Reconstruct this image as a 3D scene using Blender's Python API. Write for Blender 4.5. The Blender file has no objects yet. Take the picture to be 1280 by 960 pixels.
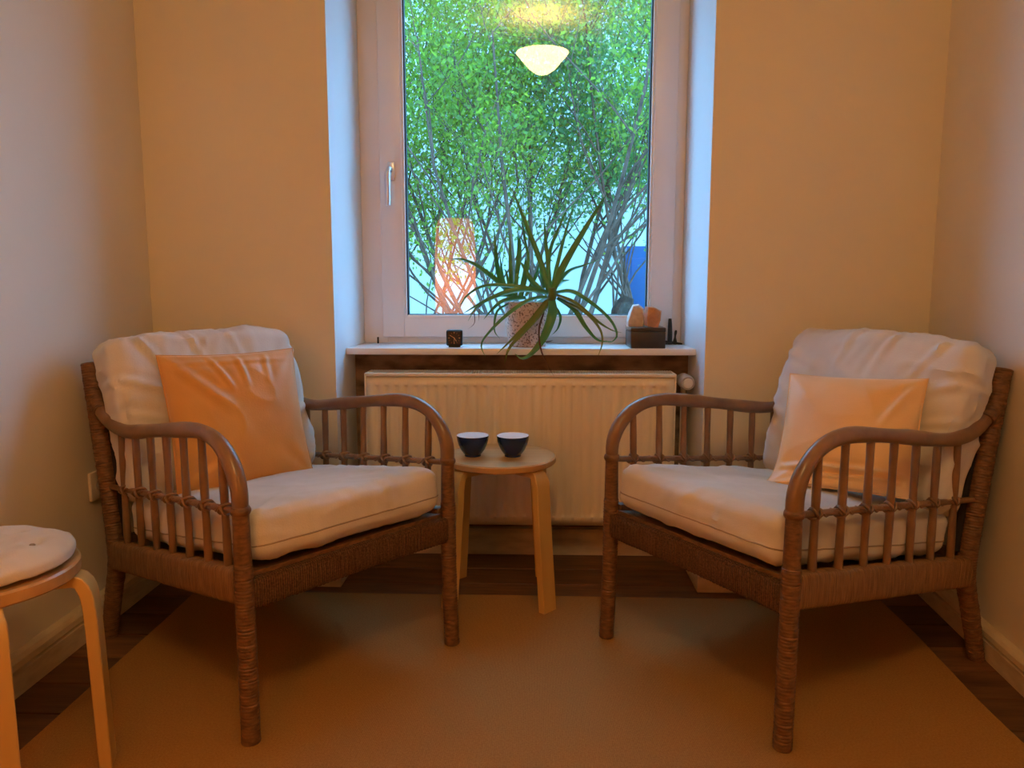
import bpy, bmesh, math, random
import numpy as np
from mathutils import Vector, Matrix, noise

S = bpy.context.scene
COL = S.collection
PI = math.pi

# ------------------------------------------------------------------ camera
FPX, CAMZ = 961.0, 1.0
PITCH, YAW = math.radians(7.528), math.radians(1.832)
cam_d = bpy.data.cameras.new('camera')
cam_d.sensor_width = 36.0
cam_d.lens = FPX / 1280.0 * 36.0
cam_d.clip_start = 0.02
cam = bpy.data.objects.new('camera', cam_d)
COL.objects.link(cam)
cam.location = (0, 0, CAMZ)
cam.rotation_euler = (PI / 2 - PITCH, 0, YAW)
S.camera = cam

# ------------------------------------------------------------------ sky (bright overcast, bluish) and exposure
world = bpy.data.worlds.new('world')
S.world = world
world.use_nodes = True
bgn = world.node_tree.nodes['Background']
bgn.inputs['Color'].default_value = (0.20, 0.52, 1.0, 1)
bgn.inputs['Strength'].default_value = 12.0
vs = S.view_settings
vs.view_transform = 'Standard'; vs.look = 'None'; vs.gamma = 1.0; vs.exposure = -0.10
vs.use_curve_mapping = False
PENDANT_W = 28.0
LAMP_COL = (1.0, 0.66, 0.29)

# ------------------------------------------------------------------ helpers
_cp, _sp, _cy, _sy = math.cos(PITCH), math.sin(PITCH), math.cos(YAW), math.sin(YAW)
FWD = Vector((-_sy * _cp, _cy * _cp, -_sp)); RGT = Vector((_cy, _sy, 0)); UPV = RGT.cross(FWD)
def at(u, v, y):
    d = FWD + RGT * ((u - 640) / FPX) + UPV * ((480 - v) / FPX)
    return Vector((0, 0, CAMZ)) + d * (y / d.y)

def tag(o, label=None, cat=None, group=None, kind=None):
    for k, val in (('label', label), ('category', cat), ('group', group), ('kind', kind)):
        if val: o[k] = val
    return o
def empty(name, loc=(0, 0, 0), rz=0, parent=None):
    o = bpy.data.objects.new(name, None); COL.objects.link(o)
    o.location = loc; o.rotation_euler = (0, 0, rz); o.parent = parent
    o.empty_display_size = 0.05
    return o
def link_mesh(name, me, mat, parent=None):
    if mat and not me.materials: me.materials.append(mat)
    o = bpy.data.objects.new(name, me); COL.objects.link(o); o.parent = parent
    return o
class MB:
    def __init__(s): s.v = []; s.f = []
    def add(s, v, f, M=None):
        o = len(s.v)
        s.v += [tuple(M @ Vector(p)) for p in v] if M else [tuple(p) for p in v]
        s.f += [tuple(i + o for i in q) for q in f]; return s
    def mesh(s, name, smooth=True):
        me = bpy.data.meshes.new(name); me.from_pydata(s.v, [], s.f); me.update()
        bm = bmesh.new(); bm.from_mesh(me); bmesh.ops.recalc_face_normals(bm, faces=bm.faces); bm.to_mesh(me); bm.free()
        if smooth:
            me.polygons.foreach_set('use_smooth', [True] * len(me.polygons))
            try: me.set_sharp_from_angle(angle=math.radians(42))
            except Exception: pass
        return me
    def build(s, name, mat, parent=None, smooth=True):
        return link_mesh(name, s.mesh(name, smooth), mat, parent)

def box_g(x0, x1, y0, y1, z0, z1, bev=0.0, seg=2):
    bm = bmesh.new(); bmesh.ops.create_cube(bm, size=1)
    for v in bm.verts:
        v.co = Vector(((x0 + x1) / 2 + v.co.x * (x1 - x0), (y0 + y1) / 2 + v.co.y * (y1 - y0), (z0 + z1) / 2 + v.co.z * (z1 - z0)))
    if bev > 0: bmesh.ops.bevel(bm, geom=list(bm.edges), offset=bev, segments=seg, profile=0.5, affect='EDGES')
    bm.verts.index_update()
    r = [v.co.copy() for v in bm.verts], [[v.index for v in f.verts] for f in bm.faces]
    bm.free(); return r
def box(name, x0, x1, y0, y1, z0, z1, mat, parent=None, bev=0.0, seg=2):
    return MB().add(*box_g(x0, x1, y0, y1, z0, z1, bev, seg)).build(name, mat, parent)

def catmull(pts, n):
    P = [Vector(p) for p in pts]
    if len(P) == 2: return [P[0].lerp(P[1], i / (n - 1)) for i in range(n)]
    Q = [2 * P[0] - P[1]] + P + [2 * P[-1] - P[-2]]
    dense = []
    for i in range(len(P) - 1):
        a, b, c, d = Q[i:i + 4]
        for k in range(24):
            t = k / 24
            dense.append(0.5 * ((2 * b) + (c - a) * t + (2 * a - 5 * b + 4 * c - d) * t * t + (3 * b - a - 3 * c + d) * t ** 3))
    dense.append(P[-1])
    L = [0]
    for i in range(1, len(dense)): L.append(L[-1] + (dense[i] - dense[i - 1]).length)
    out = []; j = 0
    for i in range(n):
        s = L[-1] * i / (n - 1)
        while j < len(L) - 2 and L[j + 1] < s: j += 1
        t = (s - L[j]) / max(1e-9, L[j + 1] - L[j])
        out.append(dense[j].lerp(dense[j + 1], min(1, max(0, t))))
    return out
def frames(C, up=(0, 0, 1)):
    """tangent, side, normal along a path (parallel transport)"""
    T = []
    for i in range(len(C)):
        t = (C[min(i + 1, len(C) - 1)] - C[max(i - 1, 0)]); T.append(t.normalized())
    u = Vector(up)
    if abs(T[0].dot(u)) > 0.95: u = Vector((0, 1, 0)) if abs(T[0].y) < 0.9 else Vector((1, 0, 0))
    n = (u - T[0] * u.dot(T[0])).normalized(); F = []
    for i in range(len(C)):
        n = (n - T[i] * n.dot(T[i])).normalized()
        F.append((T[i], T[i].cross(n), n))
    return F
def tube_g(C, rad, seg=10, caps=True, sx=1.0, sn=1.0, power=2.0, up=(0, 0, 1), rot=0.0):
    """superelliptic tube; rad(i, t) -> radius, sx / sn scale the side / normal axes"""
    C = [Vector(c) for c in C]; F = frames(C, up); v = []; f = []; N = len(C)
    for i in range(N):
        r = rad(i, i / (N - 1)) if callable(rad) else rad
        for k in range(seg):
            a = 2 * PI * k / seg + rot; ca, sa = math.cos(a), math.sin(a)
            x = math.copysign(abs(ca) ** (2 / power), ca); y = math.copysign(abs(sa) ** (2 / power), sa)
            e = r if isinstance(r, tuple) else (r * sx, r * sn)
            v.append(C[i] + F[i][1] * (x * e[0]) + F[i][2] * (y * e[1]))
    for i in range(N - 1):
        for k in range(seg):
            a = i * seg + k; b = i * seg + (k + 1) % seg
            f.append((a, b, b + seg, a + seg))
    if caps:
        f.append(tuple(range(seg - 1, -1, -1))); f.append(tuple((N - 1) * seg + k for k in range(seg)))
    return v, f
def lathe_g(prof, seg=32, axis_z=True):
    v = []; f = []; n = len(prof)
    for r, z in prof:
        for k in range(seg):
            a = 2 * PI * k / seg; v.append((r * math.cos(a), r * math.sin(a), z))
    for i in range(n - 1):
        for k in range(seg):
            f.append((i * seg + k, i * seg + (k + 1) % seg, (i + 1) * seg + (k + 1) % seg, (i + 1) * seg + k))
    if prof[0][0] > 1e-6: f.append(tuple(range(seg - 1, -1, -1)))
    if prof[-1][0] > 1e-6: f.append(tuple((n - 1) * seg + k for k in range(seg)))
    return v, f

# ------------------------------------------------------------------ materials
def mat(name, col, rough=0.6, var=0.0, col2=None, nscale=8.0, stretch=(1, 1, 1), bump=0.0, bscale=60.0, bstretch=(1, 1, 1),
        sheen=0.0, spec=0.5, coat=0.0, contrast=(0.3, 0.7), detail=6.0, bdist=0.002):
    m = bpy.data.materials.new(name); m.use_nodes = True
    nt = m.node_tree; N = nt.nodes; K = nt.links; b = N['Principled BSDF']
    b.inputs['Base Color'].default_value = (*col, 1); b.inputs['Roughness'].default_value = rough
    b.inputs['Specular IOR Level'].default_value = spec
    if sheen: b.inputs['Sheen Weight'].default_value = sheen
    if coat: b.inputs['Coat Weight'].default_value = coat; b.inputs['Coat Roughness'].default_value = 0.2
    tc = N.new('ShaderNodeTexCoord')
    def nz(scale, st, det):
        mp = N.new('ShaderNodeMapping'); mp.inputs['Scale'].default_value = st
        K.new(tc.outputs['Object'], mp.inputs['Vector'])
        t = N.new('ShaderNodeTexNoise'); t.inputs['Scale'].default_value = scale; t.inputs['Detail'].default_value = det
        K.new(mp.outputs['Vector'], t.inputs['Vector']); return t
    if col2 is None and var: col2 = tuple(c * (1 - var) for c in col)
    if col2 is not None:
        t = nz(nscale, stretch, detail)
        r = N.new('ShaderNodeValToRGB'); r.color_ramp.elements[0].position = contrast[0]; r.color_ramp.elements[1].position = contrast[1]
        r.color_ramp.elements[0].color = (*col2, 1); r.color_ramp.elements[1].color = (*col, 1)
        K.new(t.outputs['Fac'], r.inputs['Fac']); K.new(r.outputs['Color'], b.inputs['Base Color'])
    if bump:
        t = nz(bscale, bstretch, 4)
        bp = N.new('ShaderNodeBump'); bp.inputs['Strength'].default_value = bump; bp.inputs['Distance'].default_value = bdist
        K.new(t.outputs['Fac'], bp.inputs['Height']); K.new(bp.outputs['Normal'], b.inputs['Normal'])
    return m
def weave_mat(name, col, col2, sx, sy, rough=0.85, bump=0.6, axis=(1, 1, 1), sheen=0.0, dist=0.0015):
    """fine crossed threads: colour flecks + woven relief"""
    m = bpy.data.materials.new(name); m.use_nodes = True
    nt = m.node_tree; N = nt.nodes; K = nt.links; b = N['Principled BSDF']
    b.inputs['Roughness'].default_value = rough; b.inputs['Specular IOR Level'].default_value = 0.2
    if sheen: b.inputs['Sheen Weight'].default_value = sheen
    tc = N.new('ShaderNodeTexCoord')
    w = []
    for d, s in (('X', sx), ('Y', sy)):
        t = N.new('ShaderNodeTexWave'); t.bands_direction = d; t.inputs['Scale'].default_value = s; t.inputs['Distortion'].default_value = 1.2
        t.inputs['Detail Scale'].default_value = 3.0; K.new(tc.outputs['Object'], t.inputs['Vector']); w.append(t)
    mx = N.new('ShaderNodeMath'); mx.operation = 'MULTIPLY'; K.new(w[0].outputs['Fac'], mx.inputs[0]); K.new(w[1].outputs['Fac'], mx.inputs[1])
    nzt = N.new('ShaderNodeTexNoise'); nzt.inputs['Scale'].default_value = 240; nzt.inputs['Detail'].default_value = 8; K.new(tc.outputs['Object'], nzt.inputs['Vector'])
    ad = N.new('ShaderNodeMath'); ad.operation = 'MULTIPLY_ADD'; ad.inputs[1].default_value = 0.35
    K.new(mx.outputs[0], ad.inputs[0]); K.new(nzt.outputs['Fac'], ad.inputs[2])
    r = N.new('ShaderNodeValToRGB'); r.color_ramp.elements[0].position = 0.35; r.color_ramp.elements[1].position = 0.85
    r.color_ramp.elements[0].color = (*col2, 1); r.color_ramp.elements[1].color = (*col, 1)
    K.new(ad.outputs[0], r.inputs['Fac']); K.new(r.outputs['Color'], b.inputs['Base Color'])
    bp = N.new('ShaderNodeBump'); bp.inputs['Strength'].default_value = bump; bp.inputs['Distance'].default_value = dist
    K.new(mx.outputs[0], bp.inputs['Height']); K.new(bp.outputs['Normal'], b.inputs['Normal'])
    return m

M = {}
M['wall'] = mat('plaster_paint', (0.78, 0.71, 0.58), 0.9, col2=(0.74, 0.67, 0.54), nscale=1.7, bump=0.25, bscale=90, spec=0.2)
M['wall2'] = mat('ochre_paint', (0.42, 0.30, 0.18), 0.9, var=0.05, nscale=2, bump=0.1)
M['reveal'] = mat('white_reveal_paint', (0.80, 0.80, 0.80), 0.85, var=0.04, nscale=2, bump=0.2, bscale=80)
M['ceil'] = mat('ceiling_paint', (0.72, 0.66, 0.55), 0.9, var=0.04, bump=0.1)
M['niche'] = mat('stained_shaded_plaster', (0.34, 0.22, 0.13), 0.95, col2=(0.10, 0.06, 0.035), nscale=9, stretch=(1, 1, 2.2), contrast=(0.35, 0.62), bump=0.4, bscale=30)  # stain patches, with some of the niche's shade mixed into the brown
M['trim'] = mat('cream_trim_paint', (0.66, 0.55, 0.38), 0.45, col2=(0.50, 0.40, 0.27), nscale=14, stretch=(1, 1, 4), contrast=(0.25, 0.6), bump=0.1, bscale=40)
M['plank'] = mat('brown_floorboard', (0.19, 0.085, 0.032), 0.45, col2=(0.085, 0.036, 0.014), nscale=5, stretch=(1, 9, 9), bump=0.25, bscale=18, bstretch=(1, 12, 12))
_nt = M['plank'].node_tree; _oi = _nt.nodes.new('ShaderNodeObjectInfo'); _hs = _nt.nodes.new('ShaderNodeHueSaturation')
_mr = _nt.nodes.new('ShaderNodeMapRange'); _mr.inputs['To Min'].default_value = 0.65; _mr.inputs['To Max'].default_value = 1.35
_lk = _nt.nodes['Principled BSDF'].inputs['Base Color'].links[0]; _src = _lk.from_socket; _nt.links.remove(_lk)
_nt.links.new(_oi.outputs['Random'], _mr.inputs['Value']); _nt.links.new(_mr.outputs[0], _hs.inputs['Value']); _nt.links.new(_src, _hs.inputs['Color'])
_nt.links.new(_hs.outputs['Color'], _nt.nodes['Principled BSDF'].inputs['Base Color'])
M['gapdark'] = mat('subfloor', (0.085, 0.040, 0.018), 0.9)
M['rug'] = weave_mat('jute_rug', (0.46, 0.24, 0.065), (0.32, 0.15, 0.036), 110, 95, bump=0.8)
M['pvc'] = mat('white_window_plastic', (0.82, 0.80, 0.78), 0.32, var=0.03)
M['sill'] = mat('white_sill', (0.84, 0.82, 0.78), 0.28, var=0.03)
M['gasket'] = mat('black_gasket', (0.008, 0.012, 0.016), 0.5)
M['chrome'] = mat('pale_handle_metal', (0.72, 0.72, 0.72), 0.3, var=0.05); M['chrome'].node_tree.nodes['Principled BSDF'].inputs['Metallic'].default_value = 0.5
M['rad'] = mat('radiator_enamel', (0.80, 0.70, 0.54), 0.38, var=0.03, nscale=3)
M['raddark'] = mat('radiator_inner', (0.25, 0.2, 0.15), 0.6, var=0.2)
M['valve'] = mat('valve_white', (0.80, 0.76, 0.70), 0.35, var=0.03)
M['valvegrey'] = mat('valve_grey', (0.42, 0.38, 0.34), 0.4, var=0.1)
M['rattan'] = mat('rattan_cane', (0.250, 0.135, 0.064), 0.36, col2=(0.150, 0.075, 0.034), nscale=14, stretch=(1, 1, 1), bump=0.15, bscale=25, coat=0.25)
M['wrap'] = mat('rattan_peel_wrap', (0.215, 0.100, 0.036), 0.5, col2=(0.085, 0.038, 0.014), nscale=55, stretch=(1, 1, 2.5), bump=0.4, bscale=160)
M['wraprail'] = mat('rattan_peel_rail', (0.275, 0.145, 0.055), 0.55, col2=(0.125, 0.060, 0.022), nscale=70, stretch=(1, 3.0, 0.25), bump=0.4, bscale=160)
M['cord'] = weave_mat('woven_cord', (0.180, 0.090, 0.042), (0.050, 0.023, 0.010), 55, 55, bump=1.0, dist=0.003)
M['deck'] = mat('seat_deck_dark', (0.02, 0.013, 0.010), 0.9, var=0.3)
M['linen'] = mat('off_white_cotton', (0.65, 0.59, 0.51), 0.85, col2=(0.57, 0.51, 0.43), nscale=7, bump=0.25, bscale=260, sheen=0.15, spec=0.2)
M['stitch'] = mat('seam_thread', (0.38, 0.30, 0.22), 0.9, var=0.2)
M['orange'] = mat('orange_satin', (0.67, 0.34, 0.090), 0.48, col2=(0.58, 0.265, 0.055), nscale=5, bump=0.2, bscale=220, sheen=0.4, spec=0.35)
M['apricot'] = mat('apricot_satin', (0.78, 0.49, 0.21), 0.45, col2=(0.72, 0.42, 0.16), nscale=6, bump=0.2, bscale=220, sheen=0.4, spec=0.35)
M['birch'] = mat('birch_veneer', (0.64, 0.41, 0.13), 0.38, col2=(0.51, 0.30, 0.085), nscale=12, stretch=(1, 1, 0.12), bump=0.06, bscale=60, coat=0.15)
M['birchtop'] = mat('birch_top', (0.58, 0.35, 0.14), 0.32, col2=(0.46, 0.25, 0.09), nscale=9, stretch=(0.25, 3, 1), bump=0.05, bscale=60, coat=0.2)
M['ply'] = mat('plywood_edge', (0.42, 0.20, 0.07), 0.5, col2=(0.62, 0.33, 0.12), nscale=40, stretch=(0.1, 0.1, 6))
M['navy'] = mat('navy_glaze', (0.007, 0.020, 0.095), 0.22, var=0.3, coat=0.3)
M['whiteglaze'] = mat('white_glaze', (0.80, 0.74, 0.70), 0.25, var=0.03)
M['footdark'] = mat('dark_stoneware', (0.02, 0.014, 0.012), 0.6, var=0.2)
M['clockblk'] = mat('black_plastic', (0.006, 0.007, 0.010), 0.3, var=0.2)
M['clockface'] = mat('clock_face', (0.018, 0.012, 0.009), 0.4, var=0.2)
M['gold'] = mat('pale_gold_paint', (0.75, 0.45, 0.20), 0.4, var=0.1)
M['slate'] = mat('dark_slate_box', (0.055, 0.050, 0.047), 0.32, col2=(0.030, 0.026, 0.024), nscale=20, bump=0.1)
M['crystal'] = mat('pale_crystal', (0.72, 0.60, 0.52), 0.4, col2=(0.55, 0.42, 0.34), nscale=60, bump=0.5, bscale=90)
M['amber'] = mat('orange_stone', (0.60, 0.28, 0.12), 0.4, col2=(0.42, 0.17, 0.06), nscale=40, bump=0.3, bscale=70)
M['blackwood'] = mat('dark_carved_wood', (0.020, 0.018, 0.012), 0.6, var=0.4, nscale=40, bump=0.4)
M['soil'] = mat('potting_soil', (0.03, 0.018, 0.010), 0.95, var=0.5, nscale=60, bump=0.8)
M['switch'] = mat('switch_plastic', (0.74, 0.68, 0.58), 0.35, var=0.03)
# speckled pot
def pot_mat():
    m = mat('speckled_pot', (0.70, 0.52, 0.42), 0.7, col2=(0.16, 0.08, 0.055), nscale=150, contrast=(0.36, 0.46), bump=0.4, bscale=150, detail=2)
    return m
M['pot'] = pot_mat()
def leaf_mat(name, c1, c2, trans, tint, rough=0.4, nscale=3.0):
    m = mat(name, c1, rough, col2=c2, nscale=nscale, detail=2)
    nt = m.node_tree; N = nt.nodes; K = nt.links; b = N['Principled BSDF']; out = N['Material Output']
    t = N.new('ShaderNodeBsdfTranslucent'); t.inputs['Color'].default_value = (*tint, 1)
    mx = N.new('ShaderNodeMixShader'); mx.inputs[0].default_value = trans
    K.new(b.outputs[0], mx.inputs[1]); K.new(t.outputs[0], mx.inputs[2]); K.new(mx.outputs[0], out.inputs['Surface'])
    return m
M['aloe'] = leaf_mat('aloe_leaf', (0.062, 0.255, 0.090), (0.110, 0.320, 0.110), 0.15, (0.2, 0.45, 0.05), 0.35, 14)
M['aloeold'] = leaf_mat('aloe_leaf_old', (0.120, 0.200, 0.040), (0.17, 0.22, 0.045), 0.15, (0.4, 0.4, 0.05), 0.4, 14)
M['dryleaf'] = mat('dried_leaf', (0.13, 0.065, 0.040), 0.8, var=0.5, nscale=30)
M['bush'] = leaf_mat('shrub_leaf', (0.130, 0.225, 0.040), (0.055, 0.130, 0.035), 0.5, (0.44, 0.64, 0.06), 0.5, 2.2)
M['bush2'] = leaf_mat('shrub_leaf_bluish', (0.080, 0.190, 0.075), (0.045, 0.115, 0.055), 0.5, (0.24, 0.55, 0.15), 0.5, 2.2)
M['bark'] = mat('shrub_bark', (0.150, 0.092, 0.062), 0.9, col2=(0.060, 0.036, 0.024), nscale=14, bump=0.5, bscale=30)
M['render'] = mat('pale_exterior_render', (0.66, 0.66, 0.62), 0.9, var=0.06, nscale=1.5, bump=0.2)
M['bluedoor'] = mat('blue_painted_door', (0.006, 0.085, 0.24), 0.5, var=0.15, nscale=5)
M['roof'] = mat('grey_roof', (0.25, 0.26, 0.28), 0.8, var=0.2)
M['ground'] = mat('garden_soil', (0.10, 0.10, 0.045), 0.95, col2=(0.05, 0.09, 0.025), nscale=2.0, bump=0.5, bscale=12)
M['ext'] = mat('facade_render', (0.55, 0.55, 0.52), 0.9, var=0.06, nscale=2, bump=0.2)
def glass_mat():
    m = bpy.data.materials.new('window_glass'); m.use_nodes = True
    nt = m.node_tree; N = nt.nodes; K = nt.links; N.remove(N['Principled BSDF'])
    fr = N.new('ShaderNodeLayerWeight'); fr.inputs['Blend'].default_value = 0.5      # Schlick reflectance, same from both faces
    pw_ = N.new('ShaderNodeMath'); pw_.operation = 'POWER'; pw_.inputs[1].default_value = 5.0
    ml = N.new('ShaderNodeMath'); ml.operation = 'MULTIPLY_ADD'; ml.inputs[1].default_value = 0.9; ml.inputs[2].default_value = 0.055
    K.new(fr.outputs['Facing'], pw_.inputs[0])
    tr = N.new('ShaderNodeBsdfTransparent'); tr.inputs['Color'].default_value = (0.93, 0.98, 0.97, 1)
    gl = N.new('ShaderNodeBsdfGlossy'); gl.inputs['Roughness'].default_value = 0.0
    mx = N.new('ShaderNodeMixShader')
    K.new(pw_.outputs[0], ml.inputs[0]); K.new(ml.outputs[0], mx.inputs[0])
    K.new(tr.outputs[0], mx.inputs[1]); K.new(gl.outputs[0], mx.inputs[2]); K.new(mx.outputs[0], N['Material Output'].inputs['Surface'])
    return m
M['glass'] = glass_mat()
def shade_mat(name, col, strength):
    m = mat(name, (0.8, 0.6, 0.4), 0.7, var=0.05)
    b = m.node_tree.nodes['Principled BSDF']
    b.inputs['Emission Color'].default_value = (*col, 1); b.inputs['Emission Strength'].default_value = strength
    return m

# ================================================================== THE ROOM
WY = 2.54                    # face of the window wall
NX0, NX1 = -0.652, 0.538     # sides of the window recess
NB = 2.765                   # back of the radiator niche
CEIL = 3.0
BACKY = -1.9                 # wall behind the camera
LWX = -1.286
def lwx(y): return LWX
RW0, RW1, RWB = 1.203, 1.272, 1.65     # the side wall runs out of square from y = RWB on
VX0, VX1 = -0.672, 0.554     # the recess widens a little towards the room

floor = tag(box('floor', -1.9, 1.6, BACKY, NB + 0.02, -0.06, -0.022, M['gapdark']), kind='structure')
rnd = random.Random(5)
pw = 0.136
y = 2.464 - pw * 33
pm = MB().add(*box_g(-1.62, 1.36, 0.0022, pw - 0.0022, -0.022, 0.0, 0.0015, 1)).mesh('plank')
pm.materials.append(M['plank'])
while y < NB:
    o = bpy.data.objects.new('plank', pm); COL.objects.link(o); o.parent = floor
    y1 = min(y + pw, NB + 0.02)
    o.location = (rnd.uniform(-0.1, 0.1), y, rnd.uniform(-0.0012, 0.0)); o.scale = (1, (y1 - y) / pw, 1)
    y += pw
tag(box('ceiling', -1.9, 1.6, BACKY, 3.1, CEIL, CEIL + 0.1, M['ceil']), kind='structure')

def prism(name, poly, z0, z1, m, parent=None):
    n = len(poly); v = [(x, y, z0) for x, y in poly] + [(x, y, z1) for x, y in poly]
    f = [tuple(range(n - 1, -1, -1)), tuple(range(n, 2 * n))] + [(i, (i + 1) % n, n + (i + 1) % n, n + i) for i in range(n)]
    return MB().add(v, f).build(name, m, parent, smooth=False)
tag(prism('wall_left', [(lwx(BACKY), BACKY), (lwx(WY + .05), WY + .05), (lwx(WY) - .25, WY + .05), (lwx(BACKY) - .2, BACKY)], 0, CEIL, M['wall']), kind='structure')
tag(prism('wall_right', [(RW0, BACKY), (RW0 + .25, BACKY), (RW0 + .25, WY + .05), (RW1 + .004, WY + .05), (RW0, RWB)], 0, CEIL, M['wall']), kind='structure')
tag(prism('wall_front', [(-1.9, BACKY - .2), (1.6, BACKY - .2), (1.6, BACKY), (-1.9, BACKY)], 0, CEIL, M['wall2']), kind='structure')
WTOP = 2.2
wb = tag(empty('wall_back'), kind='structure')
WO, FY_ = 2.98, 2.895
for sg, xo, xv, xn in ((-1, -1.9, VX0, NX0), (1, 1.6, VX1, NX1)):
    prism('pier', [(xo, WY), (xv, WY), (xn + sg * .035, FY_), (xn + sg * .035, WO), (xo, WO)][::-sg], 0, CEIL, M['wall'], wb)
    prism('reveal', [(xv, WY), (xn, FY_), (xn, WO), (xn + sg * .035, WO), (xn + sg * .035, FY_)][::-sg], 0, WTOP + .01, M['reveal'], wb)
prism('lintel', [(VX0, WY), (VX1, WY), (VX1, WO), (VX0, WO)], WTOP, CEIL, M['wall'], wb)
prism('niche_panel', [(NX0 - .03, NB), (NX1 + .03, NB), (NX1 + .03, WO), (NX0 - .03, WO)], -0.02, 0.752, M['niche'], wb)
# skirting: a lower board with a moulded bead above
BBP = [(0.0, 0.0), (0.030, 0.0), (0.030, 0.058), (0.020, 0.060), (0.020, 0.065), (0.028, 0.067), (0.026, 0.082), (0.018, 0.092), (0.0, 0.096)]
def skirting(name, p, q, nrm, parent=None, prof=BBP):
    p, q, n = Vector((*p, 0)), Vector((*q, 0)), Vector((*nrm, 0)).normalized()
    v = [p + n * a + Vector((0, 0, z)) for a, z in prof] + [q + n * a + Vector((0, 0, z)) for a, z in prof]
    k = len(prof); f = [(i, (i + 1) % k, k + (i + 1) % k, k + i) for i in range(k)] + [tuple(range(k - 1, -1, -1)), tuple(range(k, 2 * k))]
    return MB().add(v, f).build(name, M['trim'], parent, smooth=False)
tag(skirting('baseboard_left', (lwx(BACKY), BACKY), (lwx(WY), WY), (1, 0)), kind='structure')
RBP = [(q * .9, z * .86) for q, z in BBP]
brt = tag(skirting('baseboard_right', (RW0, RWB), (RW1, WY), (-1, (RW1 - RW0) / (WY - RWB)), prof=RBP), kind='structure')
skirting('skirting_board', (RW0, BACKY), (RW0, RWB), (-1, 0), brt, prof=RBP)
bb = tag(skirting('baseboard_back', (NX0, NB), (NX1, NB), (0, -1), prof=[(0, 0), (0.022, 0), (0.022, 0.085), (0.016, 0.096), (0, 0.10)]), kind='structure')
SKB = [(q * .6, z) for q, z in BBP]
skirting('skirting_board', (LWX + .02, WY), (-.78, WY), (0, -1), bb, prof=SKB)
skirting('skirting_board', (.80, WY), (RW1 - .02, WY), (0, -1), bb, prof=SKB)
for x0, x1, xr, yf in ((-.785, VX0 + .030, VX0 + .030, 2.412), (VX1 - .030, .805, VX1 - .030, 2.404)):
    box('pipe_casing', x0, x1, yf, WY + .01, 0, .098, M['trim'], bb, bev=.004)
    box('pipe_casing', min(xr, xr + .06 * (1 if xr > 0 else -1)), max(xr, xr + .06 * (1 if xr > 0 else -1)), WY, NB - .02, 0, .098, M['trim'], bb, bev=.004)

# ---- window
w = tag(empty('window_1', (0, 0, 0)), kind='structure')
FY = 2.895; SZ = 0.773
def frame_g(x0, x1, z0, z1, wl, wr, wbt, wt, y0, y1, bev):
    mb = MB()
    for a in ((x0, x0 + wl, z0, z1), (x1 - wr, x1, z0, z1), (x0 + wl, x1 - wr, z0, z0 + wbt), (x0 + wl, x1 - wr, z1 - wt, z1)):
        mb.add(*box_g(a[0], a[1], y0, y1, a[2], a[3], bev))
    return mb
frame_g(NX0, NX1, SZ, WTOP, 0.092, 0.048, 0.034, 0.06, FY, FY + 0.075, 0.003).build('fixed_frame', M['pvc'], w)
SX0, SX1, SZ0, SZ1 = -0.578, 0.502, 0.797, WTOP - 0.03
sash = frame_g(SX0, SX1, SZ0, SZ1, 0.082, 0.082, 0.072, 0.075, FY - 0.018, FY + 0.055, 0.004).build('sash', M['pvc'], w)
frame_g(SX0 + .076, SX1 - .076, SZ0 + .066, SZ1 - .07, 0.016, 0.016, 0.016, 0.016, FY - 0.012, FY + 0.02, 0.004).build('glazing_bead', M['pvc'], sash)
frame_g(SX0 + .090, SX1 - .090, SZ0 + .080, SZ1 - .085, 0.007, 0.007, 0.005, 0.007, FY - 0.004, FY + 0.024, 0.001).build('gasket', M['gasket'], sash)
GY = FY + 0.02
box('pane', SX0 + .088, SX1 - .088, GY, GY + 0.004, SZ0 + .078, SZ1 - .08, M['glass'], sash)
hp = at(489, 214, FY - 0.02)
h = MB().add(*box_g(hp.x - .014, hp.x + .014, FY - .026, FY - .016, hp.z - .034, hp.z + .034, .006)).build('handle_plate', M['chrome'], w)
MB().add(*tube_g(catmull([(hp.x, FY - .02, hp.z + .004), (hp.x - .002, FY - .05, hp.z + .006), (hp.x - .007, FY - .058, hp.z - .012), (hp.x - .008, FY - .056, hp.z - .07), (hp.x - .008, FY - .054, hp.z - .125)], 24),
     lambda i, t: 0.0085 if t < .3 else 0.0085 + 0.002 * math.sin(t * PI), 12)).build('lever', M['chrome'], h)
def rvx(sg, y): t = (y - WY) / (FY_ - WY); return (VX0 + (NX0 - VX0) * t) if sg < 0 else (VX1 + (NX1 - VX1) * t)
sl_ = MB().add(*box_g(0, 1, 2.657, FY + .005, SZ - 0.023, SZ, .003))
sl_.v = [((rvx(-1, p[1]) + (rvx(1, p[1]) - rvx(-1, p[1])) * p[0]), p[1], p[2]) for p in sl_.v]
sl_.build('window_sill', M['sill'], w)
tag(box('wall_peg', *(lambda p: (p.x - .003, p.x + .003))(at(473, 424, 2.87)), 2.86, 2.868, SZ, SZ + .024, M['clockblk'], bev=.001),
    'tiny black metal peg standing at the window frame foot on the sill', 'peg')

# ---- switch plate on the side wall
sp = tag(empty('socket_plate', (lwx(2.118) + .001, 2.15, 0.415), 0), 'cream plastic socket plate low on the wall behind the armchair', 'socket')
box('plate', 0, .010, -.042, .042, -.042, .042, M['switch'], sp, bev=.004)
MB().add(*lathe_g([(0.021, .006), (.021, .012), (.018, .012), (.017, .009), (0, .009)], 24), Matrix.Rotation(PI / 2, 4, 'Y')).build('socket_ring', M['switch'], sp)

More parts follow.
